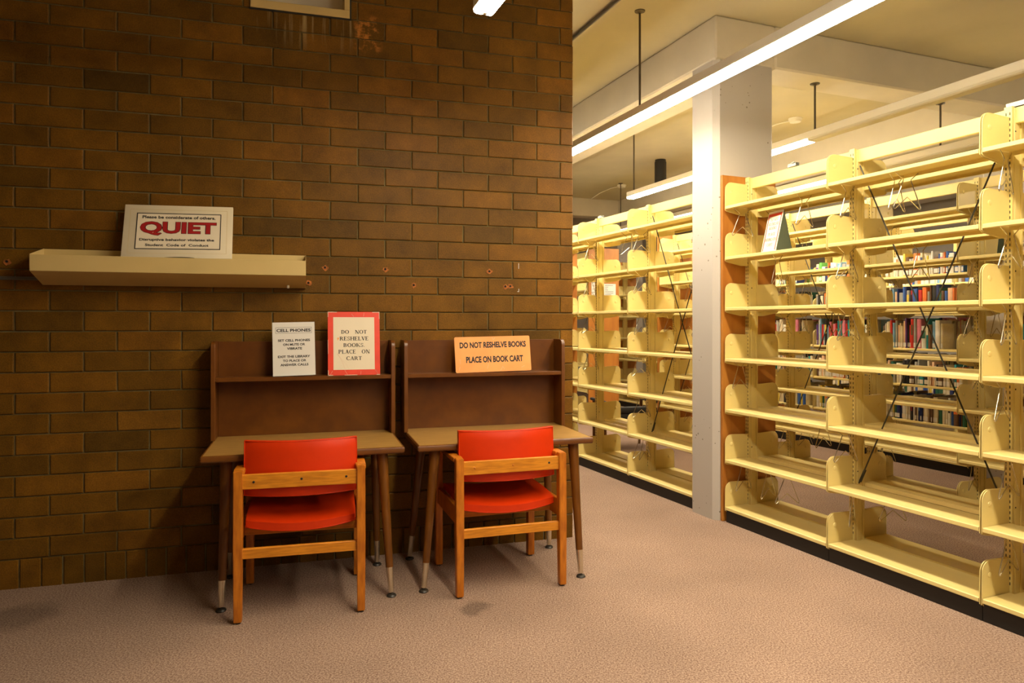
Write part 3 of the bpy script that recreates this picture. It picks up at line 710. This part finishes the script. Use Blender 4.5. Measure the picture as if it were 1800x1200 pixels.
# ------------------------------------------------------------------ desks
def desk(t0, t1, label, dz=0, feet=None):
    w_ = t1 - t0; root = empty('study_desk', W(t0, 0), AW, label=label, cat='desk', group='walnut study desks against the brick wall')
    Yf, Yb, zt = -.630, -.015, .738
    m = MB(); c = .018; nn = 6
    poly = [(Yf + .004, zt - .032), (Yf, zt - .026), (Yf, zt - .010), (Yf + .003, zt - .003), (Yf + .009, zt - .0004), (Yb, zt - .0004), (Yb, zt - .032)]
    m.prism(poly, .0, w_, 'yz')
    es = [e for e in m.bm.edges if abs(e.verts[0].co.x - e.verts[1].co.x) < 1e-6]
    bmesh.ops.bevel(m.bm, geom=es, offset=.004, segments=2, affect='EDGES')
    top = m.build('desktop', 'deskwood', root)
    MB().box(.010, w_ - .010, Yf + .012, Yb - .002, zt - .002, zt).build('laminate', 'desktop', top)
    # hutch
    ph, pd = .522, .158
    hb = zt
    y1 = Yb - .002; y0 = y1 - pd
    prof = [(y0, hb), (y0, hb + ph - .035)] + [(y0 + .035 - .035 * math.cos(R(a)), hb + ph - .035 + .035 * math.sin(R(a))) for a in (22, 45, 67, 90)] + [(y1, hb + ph), (y1, hb)]
    for nm, x in (('side_panel', -.009), ('side_panel', w_ - .014)):
        m = MB(); m.prism(prof, x, x + .022, 'yz')
        es = [e for e in m.bm.edges if abs(e.verts[0].co.x - e.verts[1].co.x) < 1e-6]
        bmesh.ops.bevel(m.bm, geom=es, offset=.002, segments=1, affect='EDGES')
        m.build(nm, 'deskwood', root)
    MB().box(.013, w_ - .014, y1 - .02, y1 - .006, hb, hb + ph - .003, .001).build('back_panel', 'deskwood', root)
    MB().box(.013, w_ - .014, y0 + .004, y1 - .02, 1.046, 1.067, .0015).build('hutch_shelf', 'deskwood', root)
    # apron
    MB().box(.10, w_ - .10, Yf + .10, Yb - .10, zt - .044, zt - .032).build('under_frame', 'deskwood', root)
    for (xt, yt, xf, yf) in feet:
        P0, P1 = Vector((xt - t0, -yt, zt - .034)), Vector((xf - t0, -yf, 0)); d = P1 - P0
        at = lambda z: P0 + d * ((P0.z - z) / P0.z)
        m = MB(); m.tube([at(zt - .034), at(.5), at(.14)], .029, 20, r2=.0185); lg = m.build('leg', 'legwood', root)
        MB().tube([at(.142), at(.02)], .0188, 20, r2=.0128).build('ferrule', 'ferrule', lg)
        MB().lathe([(.022, 0), (.025, .004), (.020, .011), (.007, .014), (.006, .024)], (P1.x, P1.y, 0)).build('glide', 'glide', lg)
    return root
desk(1.020, 1.968, 'walnut study desk with hutch at left, holding the two upright signs', feet=((1.124, .53, 1.108, .595), (1.862, .56, 1.901, .640), (1.865, .19, 1.876, .165), (1.124, .19, 1.105, .140)))
desk(2.035, 2.990, 'walnut study desk with hutch at right, holding the orange sign', feet=((2.133, .56, 2.064, .628), (2.895, .57, 2.905, .660), (2.875, .19, 2.904, .152), (2.125, .19, 2.065, .120)))

# signs on the hutches
sg = empty('cell_phone_sign', W(1.322, .158, 1.0672), AW, label='white paper sign about cell phones standing on the left desk hutch', cat='sign'); lean(sg, 8, -1.2)
pw_, ph_ = .2215, .296
MB().box(0, pw_, 0, .0016, .002, ph_).build('sheet', 'paper', sg)
m = MB(); m.box(-.001, pw_ + .001, .0022, .0045, 0, ph_ + .001); m.box(-.001, pw_ + .001, -.014, .0045, 0, .002); m.build('acrylic_stand', 'clear', sg)
frame_strip(sg, .016, pw_ - .016, ph_ * .795, ph_ * .905, .0012, -.0006, 'ink', 'heading_box')
for s_, a, b, top, bot in (('CELL PHONES', .095, .905, .122, .180), ('SET CELL PHONES', .125, .885, .316, .360), ('ON MUTE OR', .245, .765, .393, .437), ('VIBRATE', .335, .690, .468, .512),
                           ('EXIT THE LIBRARY', .120, .880, .617, .660), ('TO PLACE OR', .235, .785, .693, .736), ('ANSWER CALLS', .175, .835, .768, .812)):
    lettering(sg, fit(text_sans(s_, .032), pw_ * a, pw_ * b, ph_ * (1 - bot), ph_ * (1 - top)), -.0006, 'ink')

rw, rh = .286, .358
sg = empty('red_bordered_sign', W(1.609, .152, 1.0672), AW, label='tall cream sign with wide red border leaning on the left desk hutch', cat='sign'); lean(sg, 8)
MB().box(.030, rw - .030, -.0008, .001, .031, rh - .031).build('inner_sheet', 'creampaper', sg)
m = MB(); m.box(0, rw, 0, .0035, 0, rh, .001)
for (x0, z0, x1, z1) in ((.0, .0, .028, .004), (0, 0, .004, .03), (.0, rh - .004, .05, rh), (0, rh - .03, .003, rh), (rw - .04, rh - .004, rw, rh), (rw - .003, rh - .04, rw, rh), (.09, 0, .16, .003), (rw - .02, 0, rw, .003), (0, .12, .002, .2)):
    m.box(x0, x1, -.0006, .001, z0, z1, mi=1)
for (xa, za, xb, zb) in ((.13, rh - .012, .142, rh - .028), (.20, rh - .006, .196, rh - .027), (.012, .003, .026, .026), (rw - .012, .004, rw - .028, .03), (.178, .003, .18, .022), (.105, .005, .09, .03)):
    m.tube([(xa, -.0005, za), (xb, -.0005, zb)], .0006, 4, mi=1)
m.build('card', ['redcard', 'tape'], sg, smooth=0)
m = MB(); m.tube([(.052, -.0010, .125), (.078, -.0010, .075), (.094, -.0010, .033)], .0006, 4); m.tube([(.05, -.0010, .12), (.10, -.0010, .06), (.115, -.0010, .033)], .0004, 4); m.build('crease', 'tape', sg)
m = MB(); m.prism([(.048, .205), (.056, .213), (.062, .207), (.054, .196), (.051, .199), (.056, .206)], -.0013, 0); m.build('tear', 'orangecard', sg)
for s_, a, b, top, bot in (('DO   NOT', .255, .745, .290, .350), ('RESHELVE', .225, .775, .394, .455), ('BOOKS.', .295, .700, .498, .558), ('PLACE   ON', .200, .800, .600, .663), ('CART', .350, .645, .705, .765)):
    lettering(sg, fit(text_serif(s_), rw * a, rw * b, rh * (1 - bot), rh * (1 - top)), -.0014, 'ink')

ow, oh = .462, .210
sg = empty('orange_sign', W(2.329, .155, 1.0672), AW, label='wide orange card sign leaning on the right desk hutch', cat='sign'); lean(sg, 9, -1)
m = MB(); rr = .008; pts = []
for cx_, cz_, a0 in ((ow - rr, oh - rr, 0), (rr, oh - rr, 90), (rr, rr, 180), (ow - rr, rr, 270)):
    for a in (0, 30, 60, 90): pts.append((cx_ + rr * math.cos(R(a0 + a)), cz_ + rr * math.sin(R(a0 + a))))
m.prism(pts, 0, .003); m.build('card', 'orangecard', sg)
for s_, a, b, top, bot in (('DO NOT RESHELVE BOOKS', .065, .945, .150, .320), ('PLACE ON BOOK CART', .140, .895, .555, .735)):
    lettering(sg, fit(text_sans(s_, .040), ow * a, ow * b, oh * (1 - bot), oh * (1 - top)), -.0006, 'ink')
m = MB()
for (xa, za, xb, zb) in ((.228, oh - .004, .235, oh - .02), (.236, oh - .02, .246, oh - .008), (.02, .012, .026, .035), (.27, .004, .285, .03), (.285, .03, .295, .012), (.03, .05, .028, .08), (.19, .018, .2, .05), (.40, .02, .42, .03)):
    m.tube([(xa, -.0004, za), (xb, -.0004, zb)], .0007, 4)
m.build('scratches', 'tape', sg)

# ------------------------------------------------------------------ chairs
def chair(tc, dc, rot, label, screws):
    root = empty('armchair', W(tc, dc), AW + R(rot), label=label, cat='chair', group='orange vinyl armchairs at the desks')
    hw, hd = .2745, .245
    for sx in (-1, 1):
        # rear post, slightly tapered
        m = MB(); x = sx * (hw - .002)
        def post(z, a, b, yy): return [(x - a, yy - b, z), (x + a, yy - b, z), (x + a, yy + b, z), (x - a, yy + b, z)]
        rings = [post(.008, .0175, .019, -hd - .006), post(.35, .020, .023, -hd), post(.688, .0195, .022, -hd + .004)]
        vs = [[m.bm.verts.new(p) for p in r_] for r_ in rings]
        m.bm.faces.new(vs[0][::-1]); m.bm.faces.new(vs[-1])
        for A, B in zip(vs, vs[1:]):
            for k in range(4): m.bm.faces.new((A[k], A[(k + 1) % 4], B[(k + 1) % 4], B[k]))
        bmesh.ops.bevel(m.bm, geom=[e for e in m.bm.edges], offset=.003, segments=2, affect='EDGES')
        lg = m.build('leg', 'chairwood', root)
        MB().lathe([(.012, 0), (.013, .004), (.011, .009)], (x, -hd - .006, 0), n=12).build('glide', 'glide', lg)
        m = MB(); m.box(x - .019, x + .019, hd - .022, hd + .022, .008, .664, .003, 2); lg = m.build('leg', 'chairwood', root)
        MB().lathe([(.012, 0), (.013, .004), (.011, .009)], (x, hd, 0), n=12).build('glide', 'glide', lg)
        m = MB(); m.box(x - .024, x + .024, -hd + .026, hd + .035, .664, .688, .005, 2); m.build('armrest', 'chairwood', root)
        m = MB(); m.box(x - .011, x + .011, -hd + .02, hd - .02, .352, .440, .002, 1); m.build('side_rail', 'chairwood', root)
    m = MB(); m.box(-hw + .019, hw - .019, -hd - .008, -hd + .014, .603, .670, .002, 1); rl = m.build('back_rail', 'railwood', root)
    for fx, kind_ in screws:
        MB().lathe([(.0056, 0), (.0056, .0015), (.003, .0028)], (fx, -hd - .008, .640 - .004 * (fx < -.1)), (0, -1, 0), 10).build('screw', 'black' if kind_ else 'chairwood', rl)
    MB().box(-hw + .018, hw - .018, -hd - .008, -hd + .012, .288, .334, .002).build('stretcher', 'railwood', root)
    MB().box(-hw + .012, hw - .012, -.10, -.078, .352, .402, .002).build('seat_rail', 'railwood', root)
    MB().box(-hw + .012, hw - .012, .14, .162, .352, .40, .002).build('seat_rail', 'railwood', root)
    # backrest cushion, ends curving toward the sitter
    def pad(fc, nu, nv, th, edge):
        m = MB(); nx, ny = nu, nv
        front = [[None] * (ny + 1) for _ in range(nx + 1)]; back = [[None] * (ny + 1) for _ in range(nx + 1)]
        for i in range(nx + 1):
            for j in range(ny + 1):
                a, b = i / nx * 2 - 1, j / ny * 2 - 1
                p, nrm = fc(a, b)
                k = th * (1 - edge * (abs(a) ** 8)) * (1 - edge * (abs(b) ** 8))
                front[i][j] = m.bm.verts.new(p + nrm * k / 2); back[i][j] = m.bm.verts.new(p - nrm * k / 2)
        for i in range(nx):
            for j in range(ny):
                m.bm.faces.new((front[i][j], front[i + 1][j], front[i + 1][j + 1], front[i][j + 1]))
                m.bm.faces.new((back[i][j + 1], back[i + 1][j + 1], back[i + 1][j], back[i][j]))
        for i in range(nx):
            m.bm.faces.new((front[i][0], back[i][0], back[i + 1][0], front[i + 1][0])); m.bm.faces.new((front[i + 1][ny], back[i + 1][ny], back[i][ny], front[i][ny]))
        for j in range(ny):
            m.bm.faces.new((front[0][j + 1], back[0][j + 1], back[0][j], front[0][j])); m.bm.faces.new((front[nx][j], back[nx][j], back[nx][j + 1], front[nx][j + 1]))
        return m
    bw, bh = .256, .126
    def bk(a, b):
        x = a * bw; y = -hd + .044 + .046 * a * a + .008 * (b + .3); z = .681 + b * bh + .004 * a * a
        return Vector((x, y, z)), Vector((.0, 1, 0))
    c = pad(bk, 24, 12, .048, .3).build('backrest', 'vinyl', root, smooth=50)
    loop = []
    for a, b in [(i / 20 * 2 - 1, -1) for i in range(20)] + [(1, j / 8 * 2 - 1) for j in range(8)] + [(1 - i / 20 * 2, 1) for i in range(20)] + [(-1, 1 - j / 8 * 2) for j in range(8)]:
        p, _ = bk(a * .995, b * .99); loop.append(p - Vector((0, .0165, 0)))
    MB().tube(loop, .0028, 6, closed=True).build('piping', 'vinyl', c, smooth=60)
    sw_, sd = .250, .215
    def st(a, b):
        x = a * sw_ * (1 - .02 * (b < 0) * b * b); y = .015 + b * sd - (.038 * (1 - a * a) if b < 0 else 0) * (-b if b < 0 else 0)
        z = .452 - .020 * (1 - a * a) - .010 * max(0, -b) ** 2 + .006 * b - .012 * max(0, b) ** 4
        return Vector((x, y, z)), Vector((0, 0, 1))
    s_ = pad(st, 22, 18, .046, .25).build('seat', 'vinyl', root, smooth=50)
    loop = []
    for a, b in [(i / 20 * 2 - 1, -1) for i in range(20)] + [(1, j / 8 * 2 - 1) for j in range(8)] + [(1 - i / 20 * 2, 1) for i in range(20)] + [(-1, 1 - j / 8 * 2) for j in range(8)]:
        p, _ = st(a, b * .995); loop.append(p - Vector((0, 0, .0175)))
    MB().tube(loop, .0028, 6, closed=True).build('piping', 'vinyl', s_, smooth=60)
    return root
chair(1.478, .522, -2.0, 'orange vinyl armchair with oak frame at the left desk', ((-.205, 1), (.004, 1), (.205, 1)))
chair(2.487, .500, 1.5, 'orange vinyl armchair with oak frame at the right desk', ((-.195, 0), (.005, 0), (.200, 1)))

# ------------------------------------------------------------------ tent signs on the shelves, taped papers, far chair
def tent(u, v, z, rz, label, w_=.19, h=.27, base=.13):
    r = empty('tent_sign', S(u, v, z), AS + R(rz), label=label, cat='sign', group='folded card signs on the shelves')
    an = math.atan2(base / 2, h)
    m = MB(); m.prism([(-base / 2 - .0012, 0), (-.0012, h), (.0, h + .002), (0, h - .003), (-base / 2 + .001, 0)], -w_ / 2, w_ / 2); fr = m.build('front_leaf', 'creampaper', r)
    # leaf plane helper: local x right along leaf (-y..y), z up the leaf, pushed out
    def mp(p):   # p = (a across, off, b up leaf)
        a, off, b = p; s_, c_ = math.sin(an), math.cos(an)
        return Vector((-base / 2 + b * s_ - (off) * c_, -a, b * c_ + off * s_))
    L = math.hypot(h, base / 2)
    def leaf(polys, mt, name, off=.0016):
        m = MB()
        for p in polys:
            try: m.bm.faces.new([m.bm.verts.new(mp((a, off, b))) for a, b in p])
            except ValueError: pass
        q_ = m.build(name, mt, fr, smooth=0); return q_
    leaf(rc(-w_ / 2 + .008, L * .88, w_ / 2 - .008, L * .95) + rc(-w_ / 2 + .008, .01, -w_ / 2 + .018, L * .88) + rc(w_ / 2 - .018, .01, w_ / 2 - .008, L * .88), 'redcard', 'red_border', .0017)
    for s2, a, b, z0_ in (('DO NOT', .25, .75, .76), ('RESHELVE', .16, .84, .655), ('BOOKS', .25, .75, .55), ('PLACE', .27, .73, .40), ('BOOKS ON', .14, .86, .27), ('CART', .32, .68, .14)):
        leaf(fit(text_serif(s2), -w_ / 2 + w_ * a, -w_ / 2 + w_ * b, L * z0_, L * (z0_ + .075)), 'ink', 'lettering', .0019)
    m = MB(); m.prism([(.0, h - .003), (.0, h + .002), (.0012, h), (base / 2 + .0012, 0), (base / 2 - .001, 0)], -w_ / 2, w_ / 2); m.build('rear_leaf', 'greencard', r)
    m = MB(); m.prism([(-base / 2 + .004, .001), (-.001, h - .006), (.001, h - .006), (base / 2 - .004, .001)], -w_ / 2 + .001, -w_ / 2 + .003); m.build('end_gusset', 'greencard', r)
    return r
tent(3.315, 3.44, LEV[5] + .0222, -9, 'folded card sign with red border standing on the front shelving, near its wood end panel', w_=.155, h=.262, base=.12)
tent(4.795, 2.87, LEV[5] + .0222, 62, 'folded card sign with red border on the second shelving range, at the right edge', w_=.20, h=.26, base=.10)

pp = S(4.6725, 8.30 - .0425)
def paper(du, z, w_, h, label, lines):
    r = empty('taped_paper', S(4.6725 + du, 8.30 - .0432, z), AS, label=label, cat='paper', group='papers taped to the far end panel')
    MB().box(0, w_, -.001, 0, 0, h).build('sheet', 'paper', r, smooth=0)
    m = MB(); k = 0
    for i in range(lines):
        x = w_ * .1
        zz = h * (.88 - .8 * i / lines)
        x1 = w_ * rnd.uniform(.3, .9)
        m.box(x, x1, -.0014, -.0009, zz, zz + .006)
    m.build('print', 'conduit', r, smooth=0)
paper(.04, 1.66, .13, .27, 'narrow white paper taped on the far wood end panel', 5)
paper(.23, 1.68, .19, .21, 'wide white paper taped on the far wood end panel', 8)

fc = S(4.13, 6.55)
r = empty('office_chair', fc, AS + R(170), label='dark low chair beyond the shelving left of the column', cat='chair')
MB().box(-.24, .24, -.24, .24, .33, .40, .02, 2).build('seat', 'blackseat', r)
MB().box(-.24, .24, .20, .25, .40, .47, .02, 2).build('backrest', 'blackseat', r)
for sx in (-1, 1):
    MB().box(sx * .28 - .022, sx * .28 + .022, -.22, .24, .50, .53, .008, 2).build('armrest', 'blackseat', r)
    for yy in (-.18, .2): MB().tube([(sx * .28, yy * .8, .50), (sx * .27, yy, 0)], .018, 10, r2=.014).build('leg', 'legwood', r)
    MB().box(sx * .27 - .012, sx * .27 + .012, -.2, .22, .33, .37).build('side_rail', 'legwood', r)
